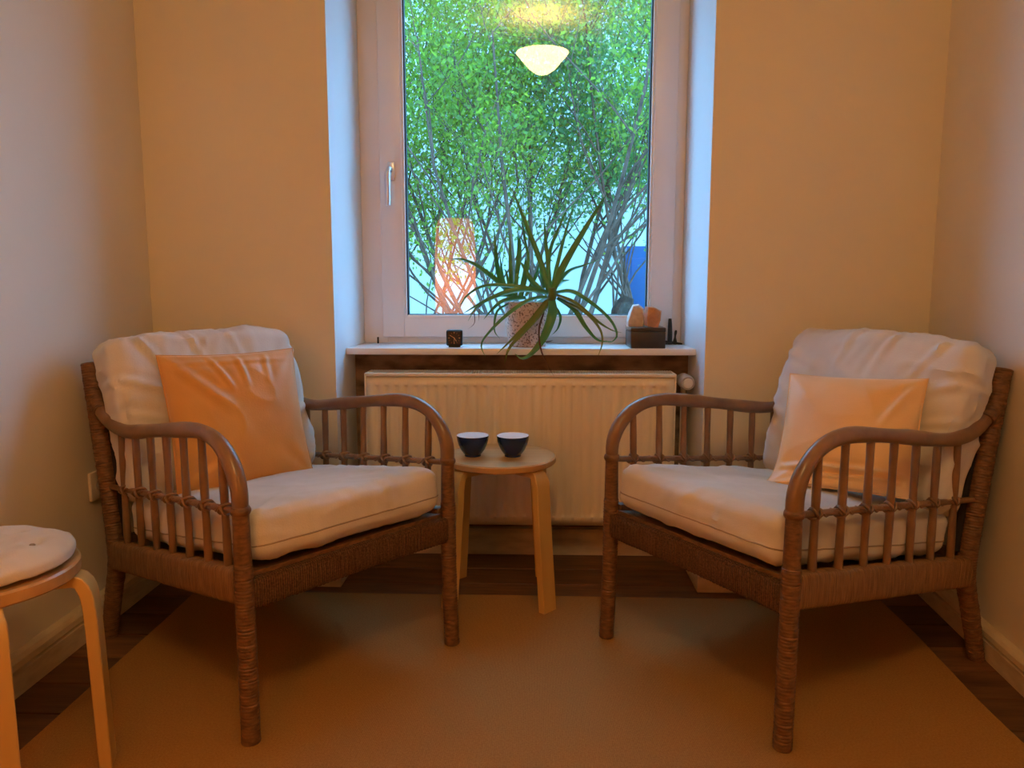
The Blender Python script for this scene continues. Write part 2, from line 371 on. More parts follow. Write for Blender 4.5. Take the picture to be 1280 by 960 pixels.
# ---- rug
RX0, RX1, RY1 = -1.10, 1.06, 2.352
rv, rf = [], []
nx, ny = 60, 60
def rug_edge(t, s): return 0.006 * noise.noise(Vector((t * 3.1, s, 0)))
mb = MB()
for L, zz in ((0, 0.0012), (1, 0.0085)):
    for j in range(ny + 1):
        for i in range(nx + 1):
            u, t = i / nx, j / ny
            yy = -0.9 + (RY1 + 0.9) * t; sk = 0.035 * (yy - 1.6)
            x = RX0 + rug_edge(yy, 1) + (RX1 - RX0 + rug_edge(yy, 7)) * u + (sk if u > .999 or True else 0) * u
            y = yy + rug_edge(x, 4) * t - 0.012 * u * t
            zb = zz + (0.0012 * noise.noise(Vector((x * 2.5, y * 2.5, 0))) if L else 0)
            mb.v.append((x, y, zb))
n1 = (nx + 1) * (ny + 1)
for j in range(ny):
    for i in range(nx):
        a = j * (nx + 1) + i
        mb.f.append((a, a + nx + 1, a + nx + 2, a + 1)); mb.f.append((n1 + a, n1 + a + 1, n1 + a + nx + 2, n1 + a + nx + 1))
bd = [i for i in range(nx + 1)] + [j * (nx + 1) + nx for j in range(1, ny + 1)] + [ny * (nx + 1) + i for i in range(nx - 1, -1, -1)] + [j * (nx + 1) for j in range(ny - 1, 0, -1)]
for k in range(len(bd)):
    a, b = bd[k], bd[(k + 1) % len(bd)]; mb.f.append((a, b, n1 + b, n1 + a))
tag(mb.build('rug', M['rug']), 'large tan flatwoven rug covering most of the plank floor', 'rug')
RUGZ = 0.0085

# ================================================================== RADIATOR
RFY = 2.60
rx0, rx1, rz0, rz1 = -0.590, 0.474, 0.157, 0.692
rad = tag(empty('radiator', (0, 0, 0)), 'cream ribbed panel radiator in the niche under the window', 'radiator')
pitch = 0.0338; nfl = 30
x_in0 = (rx0 + rx1) / 2 - nfl * pitch / 2
xs = [rx0 + .006]; dep = [0]
for i in range(nfl):
    c = x_in0 + (i + .5) * pitch
    for dx, d in ((-.0105, 0), (-.0065, .75), (-.003, 1), (.003, 1), (.0065, .75), (.0105, 0)): xs.append(c + dx); dep.append(d)
xs.append(rx1 - .006); dep.append(0)
zt, zb_ = rz1 - .012, rz0 + .002
zs = [zb_, zb_ + .030, zb_ + .036, zb_ + .050, zb_ + .075, zt - .060, zt - .040, zt - .034, zt - .028, zt]
zk = [0, 0, .8, 1, .45, .45, 1, 1, 0, 0]
mb = MB()
for j, z in enumerate(zs):
    for i, x in enumerate(xs):
        bend = .006 if j in (0, len(zs) - 1) else 0
        mb.v.append((x, RFY + .0060 * dep[i] * zk[j] + bend, z))
nxs = len(xs)
for j in range(len(zs) - 1):
    for i in range(nxs - 1):
        a = j * nxs + i; mb.f.append((a, a + 1, a + nxs + 1, a + nxs))
fp = mb.build('front_panel', M['rad'], rad)
sd = fp.modifiers.new('thickness', 'SOLIDIFY'); sd.thickness = 0.002; sd.offset = -1
for xa, xb in ((rx0, rx0 + .0055), (rx1 - .0055, rx1)):
    box('side_cover', xa, xb, RFY - .003, RFY + .10, rz0 + .008, rz1, M['rad'], rad, bev=.002)
mb = MB().add(*box_g(rx0, rx1, RFY - .003, RFY + .012, rz1 - .012, rz1, .003)).add(*box_g(rx0, rx1, RFY + .088, RFY + .10, rz1 - .012, rz1, .003))
grille = mb.build('top_cover', M['rad'], rad)
slat = MB().add(*box_g(-.0022, .0022, RFY + .008, RFY + .094, rz1 - .006, rz1 - .001)).mesh('grille_bar'); slat.materials.append(M['rad'])
k = int((rx1 - rx0) / .0085)
mb = MB()
for i in range(1, k):
    x = rx0 + (rx1 - rx0) * i / k
    mb.add(*box_g(x - .0022, x + .0022, RFY + .008, RFY + .094, rz1 - .006, rz1 + .0015))
tag(mb.build('grille_bars', M['rad'], rad), kind='stuff')
box('rear_panel', rx0 + .02, rx1 - .02, RFY + .085, RFY + .097, rz0 + .004, rz1 - .02, M['rad'], rad, bev=.003)
box('convector', rx0 + .03, rx1 - .03, RFY + .02, RFY + .08, rz0 + .05, rz1 - .04, M['rad'], rad)
box('bracket', -0.40, -0.36, RFY + .095, NB + .002, .30, .60, M['rad'], rad)
box('bracket', 0.25, 0.29, RFY + .095, NB + .002, .30, .60, M['rad'], rad)
vp = at(857, 477, RFY + .03)
va = Matrix.Translation(vp) @ Matrix.Rotation(PI / 2 + .10, 4, 'X') @ Matrix.Rotation(.12, 4, 'Y')
tv = MB().add(*lathe_g([(.010, -.07), (.013, -.05), (.021, -.035), (.024, -.030), (.0262, .0), (.0258, .022), (.022, .027), (.0165, .027)], 28), va).build('thermostat_head', M['valvegrey'], rad)
MB().add(*lathe_g([(0, .030), (.015, .030), (.0172, .028), (.0172, .020)], 28), va).build('cap', M['valve'], tv)
vx, vz = vp.x, vp.z
MB().add(*tube_g(catmull([(rx1 - .01, RFY + .055, vz), (vx - .004, RFY + .075, vz), (vx + .002, RFY + .085, vz - .02), (vx + .002, RFY + .088, .35), (vx + .002, RFY + .09, -0.01)], 40), .0085, 10)).build('supply_pipe', M['rad'], rad)
MB().add(*tube_g([(NX0 + .02, 2.715, .132), (vx, 2.715, .132)], .009, 10)).build('return_pipe', M['rad'], rad)

# ================================================================== ARMCHAIRS
def wrapped(path, n, base, pitch, amp, seg=12, sx=1.0, sn=1.0, power=2.0, where=None, taper=None, up=(0, 0, 1), seed=0):
    C = catmull(path, n); L = sum((C[i + 1] - C[i]).length for i in range(n - 1)); rr = random.Random(seed)
    jit = [rr.uniform(-.35, .35) for _ in range(int(L / pitch) + 3)]
    def rad(i, t):
        s = t * L / pitch; k = int(s); a = abs(math.sin(PI * s)) ** .6
        b = base * (taper(t) if taper else 1.0)
        e = amp * (a + jit[k]) if (where is None or where(C[i])) else 0
        return (b * sx + e, b * sn + e)
    return tube_g(C, rad, seg, True, power=power, up=up)

HW = 0.302           # half spacing of the front legs
def rail_z(b): return 0.388 - 0.142 * b          # top of the seat rail
def arm_pts(sx):
    ya = [(0, .515), (.002, .56), (.022, .603), (.062, .640), (.115, .660), (.18, .664), (.27, .654), (.40, .635), (.50, .619), (.59, .609), (.66, .613), (.725, .634), (.80, .680)]
    out = []
    for b, z in ya:
        k = HW - 0.022 * max(0, min(1, b / .8))
        out.append((sx * k, b, z))
    return out
def arm_at(sx, b):
    P = arm_pts(sx)
    for p, q in zip(P[2:], P[3:]):
        if p[1] <= b <= q[1]:
            t = (b - p[1]) / (q[1] - p[1]); return Vector(p).lerp(Vector(q), t)
    return Vector(P[2])

def rbox_cushion(w, d, h, r, bulge, seed, wr=0.004, n=56, m=12, fn=None, folds=(), seam_row=None):
    """soft cushion: rounded box, domed, creased"""
    v = []; f = []; idx = {}
    def P(ix, iy, iz, NX, NY, NZ):
        key = (ix, iy, iz)
        if key in idx: return idx[key]
        q = Vector(((2 * ix / NX - 1) * w / 2, (2 * iy / NY - 1) * d / 2, (2 * iz / NZ - 1) * h / 2))
        inn = Vector((max(-w / 2 + r, min(w / 2 - r, q.x)), max(-d / 2 + r, min(d / 2 - r, q.y)), max(-h / 2 + r * .9, min(h / 2 - r * .9, q.z))))
        dr = q - inn
        nn = dr.normalized() if dr.length > 1e-9 else Vector((0, 0, 1))
        p = inn + Vector((nn.x * r, nn.y * r, nn.z * r * .9)) if dr.length > 1e-9 else q
        a = max(0, 1 - (2 * q.x / w) ** 2); b = max(0, 1 - (2 * q.y / d) ** 2); c = max(0, 1 - (2 * q.z / h) ** 2)
        p.z += math.copysign(bulge, q.z) * (a * b) ** .6 * abs(2 * q.z / h)
        p.x += math.copysign(bulge * .35, q.x) * (b * c) ** .6 * abs(2 * q.x / w) ** 3
        p.y += math.copysign(bulge * .35, q.y) * (a * c) ** .6 * abs(2 * q.y / d) ** 3
        s = Vector((seed * 3.7, seed * 1.3, 0))
        e = noise.noise(Vector((p.x * 9, p.y * 9, p.z * 9)) + s) * wr
        rid = 1 - abs(noise.noise(Vector((p.x * 5 + p.y * 7, p.y * 4 - p.x * 3, p.z * 16)) + s * 2)) * 2.2
        e += max(0, rid) ** 3 * wr * 1.1
        rid2 = 1 - abs(noise.noise(Vector((p.x * 14 - p.y * 4, p.y * 6, p.z * 10)) + s * 5)) * 2.6
        e += max(0, rid2) ** 3 * wr * .55
        for x0, y0, x1, y1, fw, fa in folds:
            ex, ey = x1 - x0, y1 - y0; t = max(0, min(1, ((q.x - x0) * ex + (q.y - y0) * ey) / (ex * ex + ey * ey)))
            dd = math.hypot(q.x - x0 - t * ex, q.y - y0 - t * ey) / fw
            if q.z > -h * .2: e += fa * (math.exp(-dd * dd) - .55 * math.exp(-(dd - 1.7) ** 2)) * (1 - .75 * t)
        p += nn * e if dr.length > 1e-9 else Vector((0, 0, math.copysign(1, q.z))) * e
        if fn: p = fn(p)
        idx[key] = len(v); v.append(p); return idx[key]
    NX, NY, NZ = n, n, m
    for i in range(NX):
        for j in range(NY):
            for z in (0, NZ): f.append([P(i, j, z, NX, NY, NZ), P(i + 1, j, z, NX, NY, NZ), P(i + 1, j + 1, z, NX, NY, NZ), P(i, j + 1, z, NX, NY, NZ)])
    for i in range(NX):
        for k in range(NZ):
            for yv in (0, NY): f.append([P(i, yv, k, NX, NY, NZ), P(i + 1, yv, k, NX, NY, NZ), P(i + 1, yv, k + 1, NX, NY, NZ), P(i, yv, k + 1, NX, NY, NZ)])
    for j in range(NY):
        for k in range(NZ):
            for xv in (0, NX): f.append([P(xv, j, k, NX, NY, NZ), P(xv, j + 1, k, NX, NY, NZ), P(xv, j + 1, k + 1, NX, NY, NZ), P(xv, j, k + 1, NX, NY, NZ)])
    if seam_row is None: return v, f
    k = seam_row
    ring = [(i, 0, k) for i in range(NX)] + [(NX, j, k) for j in range(NY)] + [(i, NY, k) for i in range(NX, 0, -1)] + [(0, j, k) for j in range(NY, 0, -1)]
    sp_ = [v[idx[q]].copy() for q in ring] + [v[idx[ring[0]]].copy()]
    return v, f, sp_

def make_armchair(label, loc, rz, seed, smirror):
    ch = tag(empty('rattan_armchair', loc, rz), label, 'armchair')
    for sx in (-1, 1):
        lg = [(sx * (HW + .004), -.006, 0.0), (sx * (HW + .001), -.002, .15), (sx * HW, 0, .30), (sx * HW, 0, .52)]
        MB().add(*wrapped(lg, 260, .0195, .0075, .0016, 14, where=lambda p: p.z < .40, taper=lambda t: 1.0 - .12 * max(0, t - .7) / .3, seed=seed + sx)).build('front_leg', M['wrap'], ch)
        arm = MB().add(*tube_g(catmull(arm_pts(sx), 64), lambda i, t: .0178 + .0012 * math.sin(t * 23 + sx), 14)).build('armrest', M['rattan'], ch)
        C = catmull(arm_pts(sx)[-3:], 40)
        MB().add(*wrapped([C[22], C[30], C[39]], 40, .021, .006, .0016, 12, seed=seed)).build('arm_binding', M['wrap'], arm)
        kn = MB().add(*tube_g(catmull([(sx * HW, 0, .508), (sx * HW, 0, .526)], 7), lambda i, t: .0185 + .0035 * math.sin(PI * t), 14)).build('collar', M['wrap'], arm)
        # rear upright (wrapped) with its splayed foot
        up = [(sx * .292, .775, -RUGZ), (sx * .286, .742, .12), (sx * .282, .708, .25), (sx * .280, .735, .42), (sx * .279, .770, .58), (sx * .277, .815, .770)]
        u = MB().add(*wrapped(up, 420, .0225, .0072, .0022, 14, taper=lambda t: .86 + .16 * min(1, t / .4), seed=seed + 5)).build('rear_upright', M['wrap'], ch)
        box_pts = [(sx * .262, .690, .30), (sx * .260, .722, .45), (sx * .258, .760, .60), (sx * .256, .803, .757)]
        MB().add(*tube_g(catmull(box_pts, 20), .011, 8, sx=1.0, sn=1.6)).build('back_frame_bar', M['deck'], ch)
        # side seat rail bound with upright strands
        MB().add(*wrapped([(sx * .298, .012, rail_z(.01) - .039), (sx * .292, .35, rail_z(.35) - .039), (sx * .284, .715, rail_z(.715) - .039)], 520, .019, .0064, .0014, 16, sx=1.0, sn=2.02, power=5, seed=seed + 9)).build('side_rail', M['wraprail'], ch)
        # slender mid rail, bound to every spindle
        m0, m1 = Vector((sx * (HW - .003), .012, .512)), Vector((sx * .281, .725, .436))
        mid = MB().add(*tube_g([m0.lerp(m1, k / 20) for k in range(21)], .0078, 10)).build('mid_rail', M['rattan'], ch)
        for k in range(7):
            b = .070 + .0915 * k
            top = arm_at(sx, b); bx = (HW - .022 * b / .8)
            zb = rail_z(b) - .02
            tp = Vector((top.x, b, top.z - .006)); bt = Vector((sx * (.296 - .012 * b / .7), b + .004, zb))
            MB().add(*tube_g([bt.lerp(tp, q / 8) for q in range(9)], lambda i, t: .0092 + .0006 * math.sin(t * 11 + k), 10)).build('spindle', M['rattan'], ch)
            t = (b - m0.y) / (m1.y - m0.y); c = m0.lerp(m1, t)
            mb = MB(); dirv = (m1 - m0).normalized()
            for s2 in (-1, 1):
                ring = []
                for q in range(15):
                    a = 2 * PI * q / 14
                    ring.append(c + Vector((math.cos(a) * .0135, 0, math.sin(a) * .0115)) + dirv * (s2 * .011 * math.sin(a + .6)))
                mb.add(*tube_g(ring, .0034, 6, False))
            # the loose strand running on to the next spindle
            if k < 6:
                e = m0.lerp(m1, (b + .0915 - m0.y) / (m1.y - m0.y))
                for s2 in (-1, 1):
                    mb.add(*tube_g(catmull([c + Vector((s2 * .008, .010, .006)), c.lerp(e, .35) + Vector((s2 * .007, 0, -.006)), c.lerp(e, .7) + Vector((-s2 * .007, 0, .005)), e + Vector((-s2 * .008, -.008, -.004))], 12), .0030, 6))
            tag(mb.build('binding', M['rattan'], mid), None)
    # front rail: woven cord; its lower edge rises a little to the middle
    MB().add(*wrapped([(-HW + .012, .002, .330), (0, .006, .331), (HW - .012, .002, .330)], 330, .017, .0105, .0016, 16, sx=1.0, sn=1.95, power=5, seed=seed + 2)).build('front_rail', M['cord'], ch)
    MB().add(*tube_g(catmull([(-.27, .71, .262), (0, .712, .262), (.27, .71, .262)], 12), .020, 10, sx=1, sn=1.7, power=4)).build('rear_rail', M['wrap'], ch)
    MB().add(*tube_g(catmull([(-.277, .812, .752), (0, .826, .758), (.277, .812, .752)], 16), .016, 10)).build('top_rail', M['rattan'], ch)
    for k in range(6):
        x = -.20 + .08 * k
        MB().add(*tube_g(catmull([(x, .712, .27), (x, .765, .52), (x, .820, .752)], 10), .009, 8)).build('back_spindle', M['rattan'], ch)
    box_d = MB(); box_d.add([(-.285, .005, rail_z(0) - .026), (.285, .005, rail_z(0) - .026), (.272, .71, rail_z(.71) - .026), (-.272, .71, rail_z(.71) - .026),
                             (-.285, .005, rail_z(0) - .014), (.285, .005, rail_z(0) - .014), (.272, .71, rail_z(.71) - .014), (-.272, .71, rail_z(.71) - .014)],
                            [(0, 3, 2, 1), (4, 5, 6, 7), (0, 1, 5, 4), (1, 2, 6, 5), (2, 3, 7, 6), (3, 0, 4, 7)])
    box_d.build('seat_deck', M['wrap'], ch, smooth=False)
    # seat cushion
    sl = -math.atan(.142)
    Ms = Matrix.Translation((0, .315, rail_z(.315) + .060)) @ Matrix.Rotation(sl, 4, 'X')
    sw, sdp, sh = .548, .645, .112
    fold_s = [(-.25, -.30, -.02, -.12, .010, .0035), (.27, -.20, .08, -.16, .012, .003), (.10, -.32, .02, -.22, .010, .003), (-.27, .05, -.12, .0, .012, .003), (.26, .06, .12, .12, .012, .003)]
    cv_, cf_, seam = rbox_cushion(sw, sdp, sh, .034, .009, seed, .0040, folds=fold_s, seam_row=4)
    sc = MB().add(cv_, cf_, Ms).build('seat_cushion', M['linen'], ch)
    MB().add(*tube_g([Ms @ p for p in seam], .0020, 6, False)).build('seam', M['stitch'], sc)
    # back cushion leaning on the uprights
    lean = -math.radians(17)
    Mb = Matrix.Translation((0, .672, .628)) @ Matrix.Rotation(lean, 4, 'X') @ Matrix.Rotation(PI / 2, 4, 'X')
    bw, bh, bt_ = .560, .455, .135
    def slump(p):
        # the upper corners round off, the top sags backwards
        t = max(0, p.y / (bh / 2)); p.z -= .020 * t * t
        if p.y > 0: p.y -= .014 * (abs(p.x) / (bw / 2)) ** 4 * t
        return p
    bc = MB().add(*rbox_cushion(bw, bh, bt_, .040, .014, seed + 3, .0065, fn=slump, folds=[(smirror * a_, b_, smirror * c_, d_, e_, f_) for a_, b_, c_, d_, e_, f_ in ((-.20, .21, -.12, .06, .010, .007), (-.06, .22, -.02, .08, .009, .006), (.06, .22, .10, .04, .010, .005), (-.27, .10, -.10, .03, .011, .007), (-.27, .0, -.12, -.04, .010, .006), (.27, .15, .14, .10, .012, .006), (-.26, -.12, -.13, -.10, .010, .005), (.26, -.04, .16, -.08, .011, .005))]), Mb).build('back_cushion', M['linen'], ch)
    return ch

make_armchair('rattan armchair with cream cushions holding the deep orange square pillow', (-0.4285, 1.779, RUGZ), math.radians(50.8), 1, 1)
make_armchair('rattan armchair with cream cushions holding the pale apricot pillow', (0.3705, 1.8115, RUGZ), math.radians(-57.3), 2, -1)

# ---- throw pillows
PILLOW_FOLDS = {1: [(-.96, .96, -.2, .15, .075, .008), (-.35, .97, -.10, .40, .04, .006), (.05, .97, .12, .45, .04, .005), (.5, .97, .45, .5, .045, .004), (-.9, -.9, -.3, -.6, .06, .005), (-.95, .86, .95, .84, .04, .003)],
                4: [(-.85, -.62, .85, -.58, .05, .009), (-.6, -.78, .8, -.72, .04, .006), (.9, .9, .5, .1, .07, .006)]}
def pillow_g(s, T, seed, N=96, sag=0.0, concave=0.05):
    v = []; f = []
    def pt(i, j, side):
        u, q = 2 * i / N - 1, 2 * j / N - 1
        x = s / 2 * u * (1 - concave * (1 - q * q) * abs(u) ** 2); z = s / 2 * q * (1 - concave * (1 - u * u) * abs(q) ** 2)
        k = ((1 - u * u) * (1 - q * q))
        t = T * (k ** .5 if k > 0 else 0) * (.86 + .14 * k)
        d = Vector((seed * 2.1, side * 4.0, seed))
        cr = 0
        for cx, cz in ((-1, 1), (1, 1), (-1, -1), (1, -1)):      # creases fan out of each corner
            du, dq = u - cx, q - cz; rr = math.hypot(du, dq); an = math.atan2(dq, du)
            cr += math.exp(-(rr / .8) ** 2) * math.sin(an * 9 + seed + cx * 2 + cz) * .5
        n = noise.noise(Vector((x * 16, z * 9, side)) + d) * .5 + max(0, 1 - abs(noise.noise(Vector((x * 7 + z * 5, z * 4 - x * 2, 3)) + d)) * 3) ** 2 * .8
        t += min(1, k * 2.5) * .0062 * (cr * 1.5 + n)
        if side > 0:
            for x0, z0, x1, z1, fw, fa in PILLOW_FOLDS.get(seed, ()):
                ex, ez = x1 - x0, z1 - z0; h_ = max(0, min(1, ((u - x0) * ex + (q - z0) * ez) / (ex * ex + ez * ez)))
                dd = math.hypot(u - x0 - h_ * ex, q - z0 - h_ * ez) / fw
                t += fa * (math.exp(-dd * dd) - .5 * math.exp(-(dd - 1.7) ** 2)) * math.sin(PI * (.12 + .8 * h_)) * min(1, k * 6)
        return Vector((x, -side * t, z - sag * max(0, -q) * (1 - q * q)))
    ix = {}
    for side in (1, -1):
        for i in range(N + 1):
            for j in range(N + 1):
                e = i in (0, N) or j in (0, N)
                key = (i, j, 0 if e else side)
                if key not in ix: ix[key] = len(v); v.append(pt(i, j, side))
        g = lambda i, j: ix[(i, j, 0 if i in (0, N) or j in (0, N) else side)]
        for i in range(N):
            for j in range(N): f.append((g(i, j), g(i + 1, j), g(i + 1, j + 1), g(i, j + 1)))
    return v, f
def pillow(name, label, c, s, T, ya, le, ro, m, seed, bend=0.0):
    o = tag(empty(name, c), label, 'pillow')
    R = Matrix.Rotation(ya, 4, 'Z') @ Matrix.Rotation(le, 4, 'X') @ Matrix.Rotation(ro, 4, 'Y')
    v, f = pillow_g(s, T, seed)
    if bend:
        for p in v:
            q = max(0, -p.z / (s / 2) - .45); p.y -= bend * q * q * 3; p.z += bend * q * q * .9
    cov = MB().add(v, f, R).build('cover', m, o)
    e = []
    N = 28
    for a, b in (((-1, -1), (1, -1)), ((1, -1), (1, 1)), ((1, 1), (-1, 1)), ((-1, 1), (-1, -1))):
        for k in range(N):
            u = a[0] + (b[0] - a[0]) * k / N; q = a[1] + (b[1] - a[1]) * k / N
            x = s / 2 * u * (1 - .05 * (1 - q * q) * abs(u) ** 2); z = s / 2 * q * (1 - .05 * (1 - u * u) * abs(q) ** 2)
            p = Vector((x, 0, z))
            if bend:
                w_ = max(0, -p.z / (s / 2) - .45); p.y -= bend * w_ * w_ * 3; p.z += bend * w_ * w_ * .9
            e.append(R @ p)
    e.append(e[0])
    MB().add(*tube_g(e, .0018, 6, False)).build('seam', m, cov)
    return o
pillow('throw_pillow', 'deep orange satin square pillow leaning upright on an armchair back cushion', (-0.832, 2.095, 0.6235), .385, .059, .745, -.318, .007, M['orange'], 1)
pillow('throw_pillow', 'pale apricot satin pillow slumped against an armchair back cushion', (0.816, 2.012, 0.598), .347, .060, -.62, -.50, -.035, M['apricot'], 4, bend=.05)

# ================================================================== STOOLS
def bent_leg(par, ang, rtop, rfoot, ztop, wd=.056, th=.024, m=None, zf=0.0):
    ca, sa = math.cos(ang), math.sin(ang)
    prof = [(rtop - .075, ztop - th / 2), (rtop - .035, ztop - th / 2), (rtop - .008, ztop - .014), (rtop + .006, ztop - .034), (rtop + .011, ztop - .062), (rtop + .014, ztop - .12), (rfoot, zf)]
    C = catmull([Vector((r * ca, r * sa, z)) for r, z in prof], 40)
    side = Vector((-sa, ca, 0)); v = []; f = []
    n = len(C)
    for i in range(n):
        t = (C[min(i + 1, n - 1)] - C[max(i - 1, 0)]).normalized(); nn = side.cross(t)
        wv = wd * (1.0 if i > 6 else .9)
        b = .0022
        for x, y in ((-wv / 2 + b, -th / 2), (wv / 2 - b, -th / 2), (wv / 2, -th / 2 + b), (wv / 2, th / 2 - b), (wv / 2 - b, th / 2), (-wv / 2 + b, th / 2), (-wv / 2, th / 2 - b), (-wv / 2, -th / 2 + b)):
            v.append(C[i] + side * x + nn * y)
    for i in range(n - 1):
        for k in range(8): f.append((i * 8 + k, i * 8 + (k + 1) % 8, (i + 1) * 8 + (k + 1) % 8, (i + 1) * 8 + k))
    f.append(tuple(range(7, -1, -1))); f.append(tuple((n - 1) * 8 + k for k in range(8)))
    return MB().add(v, f).build('leg', m or M['birch'], par)
def stool(name, label, cat, loc, angs, R=.175, H=.45, rf=.19, dr=-.010, th=.022):
    o = tag(empty(name, loc), label, cat)
    MB().add(*lathe_g([(0, H), (R - .004, H), (R, H - .004), (R, H - th + .004), (R - .004, H - th), (0, H - th)], 72)).build('seat', M['birchtop'], o)
    for a in angs:
        fx, fy = loc[0] + rf * math.cos(math.radians(a)), loc[1] + rf * math.sin(math.radians(a))
        bent_leg(o, math.radians(a), R + dr, rf, H - th + .001, zf=RUGZ if fx > RX0 + .03 and fy < RY1 else 0.0)
    return o
TX, TY = -0.113, 2.372
stool('side_table', 'round birch stool with bent legs used as a table between the armchairs', 'stool', (TX, TY, 0), (-43, 47, 137, 223), H=.462, rf=.205)
SX, SY = -1.078, 1.392
stool('bentwood_stool', 'birch stool with bent legs and a tufted cotton pad on its seat', 'stool', (SX, SY, 0), (20, 130, 225, -50), H=.452, rf=.200, dr=.004, th=.028)
# tufted round pad
def pad_g(R, h, seed, NR=20, NA=72):
    v = []; f = []
    tufts = [(0, 0)] + [(R * .56 * math.cos(a), R * .56 * math.sin(a)) for a in [PI / 3 * k + .4 for k in range(6)]]
    for side in (1, -1):
        for i in range(NR + 1):
            r = R * math.sin(PI / 2 * i / NR)
            e = math.cos(PI / 2 * i / NR) ** .55 if i < NR else 0
            for k in range(NA):
                a = 2 * PI * k / NA; rr = r * (1 + .012 * math.sin(7 * a + seed) * (i / NR) ** 3); x, y = rr * math.cos(a), rr * math.sin(a)
                d = min(math.hypot(x - p, y - q) for p, q in tufts)
                z = h * e * (1 - .42 * math.exp(-(d / .022) ** 2)) if side > 0 else -h * .5 * e
                z += .0035 * noise.noise(Vector((x * 22, y * 22, side + seed))) * e
                z += .0075 * max(0, 1 - abs(noise.noise(Vector((x * 10, y * 16, 3)))) * 4) * e
                v.append((x, y, z))
    for s in (0, 1):
        o = s * (NR + 1) * NA
        for i in range(NR):
            for k in range(NA):
                f.append((o + i * NA + k, o + i * NA + (k + 1) % NA, o + (i + 1) * NA + (k + 1) % NA, o + (i + 1) * NA + k))
    for k in range(NA):
        a, b = NR * NA + k, NR * NA + (k + 1) % NA; o = (NR + 1) * NA
        f.append((a, b, o + b, o + a))
    return v, f, tufts
v, f, tufts = pad_g(.168, .030, 2)
pd_ = tag(empty('seat_pad', (SX, SY, .4525 + .0145)), 'round off white tufted cotton pad lying on the birch stool', 'cushion')
cv = MB().add(v, f).build('cover', M['linen'], pd_)
for p, q in tufts:
    MB().add(*lathe_g([(0, .0035), (.004, .003), (.006, .0005), (.005, -.002), (0, -.003)], 12), Matrix.Translation((p, q, .0195))).build('tuft', M['stitch'], pd_)

# ---- bowls
def bowl(label, x, y, z, R=.0505, hgt=.066):
    o = tag(empty('tea_bowl', (x, y, z)), label, 'bowl')
    k = R / .052; q = hgt / .066
    MB().add(*lathe_g([(r * k, h * q) for r, h in [(.026, .006), (.030, .010), (.039, .022), (.0465, .038), (.0505, .052), (.0520, .0645), (.0516, .066), (.0503, .066), (.0495, .060)]], 48)).build('body', M['navy'], o)
    MB().add(*lathe_g([(r * k, h * q) for r, h in [(.0513, .0660), (.0508, .0668), (.0502, .0660), (.0485, .052), (.044, .036), (.034, .018), (.02, .012), (0, .011)]], 48)).build('inner_glaze', M['whiteglaze'], o)
    MB().add(*lathe_g([(r * k, h * q) for r, h in [(0, .0), (.025, .0), (.0265, .001), (.0265, .007), (0, .007)]], 32)).build('foot_ring', M['navy'], o)
b1 = at(591, 568, 2.352); b2 = at(641, 568, 2.352)
bowl('navy tea bowl with white inside on the stool, beside the armchair with deep orange pillow', b1.x, 2.352, .4615)
bowl('navy tea bowl with white inside, standing at the middle of the little round stool', b2.x, 2.352, .4615)

# ================================================================== ON THE WINDOW SILL
# clock
ck = at(568, 433, 2.705)
c = tag(empty('alarm_clock', (ck.x, 2.712, SZ), .03), 'small square black alarm clock with gold hands on the white sill', 'clock')
cs = .0285
box('case', -cs, cs, -.014, .016, .005, .005 + 2 * cs - .001, M['clockblk'], c, bev=.006, seg=3)
box('stand', -.021, .021, -.010, .014, 0, .008, M['clockblk'], c, bev=.002)
fc = MB().add(*box_g(-.0225, .0225, -.0152, -.0135, .0105, .0555, .0005, 1)).build('dial', M['clockface'], c)
CZ = .033
for k in range(12):
    a = 2 * PI * k / 12; x, z = math.sin(a) * .0185, CZ + math.cos(a) * .0185
    mm = Matrix.Translation((x, -.0156, z)) @ Matrix.Rotation(a, 4, 'Y')
    MB().add(*box_g(-.0009, .0009, -.0003, .0005, -.0022, .0022), mm).build('hour_mark', M['gold'] if k in (0, 3, 6, 9) else M['rattan'], fc)
def hand(a, l, wd, y):
    mm = Matrix.Translation((0, y, CZ)) @ Matrix.Rotation(a, 4, 'Y')
    MB().add(*box_g(-wd, wd, -.0004, .0004, -.003, l), mm).build('hand', M['gold'], fc)
hand(math.radians(-57), .0175, .0009, -.0162); hand(math.radians(146), .0135, .0011, -.0167); hand(math.radians(181), .0165, .0005, -.0172)
# slate box
bx = tag(empty('storage_box', (.386, 2.672, SZ)), 'dark slate coloured box on the sill with two stones on its lid', 'box')
box('body', -.060, .060, 0, .155, 0, .056, M['slate'], bx, bev=.0015)
box('lid', -.0605, .0605, -.0005, .1555, .0568, .072, M['slate'], bx, bev=.002)
def stone(name, label, c, outline, depth, m, skew):
    v = []; n = len(outline)
    for y, k in ((-depth / 2, .80), (-depth * .22, 1.0), (depth * .28, .97), (depth / 2, .72)):
        for q, (x, z) in enumerate(outline):
            v.append((x * k + skew * y, y + .004 * math.sin(q * 2.3), z if z < .004 else z * (.86 + .14 * k) + .002 * math.sin(q * 5 + y * 90)))
    f = [tuple(range(n)), tuple(3 * n + i for i in range(n - 1, -1, -1))] + [(r * n + i, (r + 1) * n + i, (r + 1) * n + (i + 1) % n, r * n + (i + 1) % n) for r in range(3) for i in range(n)]
    o = MB().add(v, f).build(name, m, None, smooth=False); o.location = c
    return tag(o, label, 'stone')
stone('crystal_stone', 'pale rough crystal stone lying on the dark box lid', (.352, 2.755, SZ + .0715), [(-.032, 0), (.030, 0), (.034, .03), (.028, .062), (.010, .078), (-.012, .076), (-.026, .050), (-.033, .018)], .040, M['crystal'], .1)
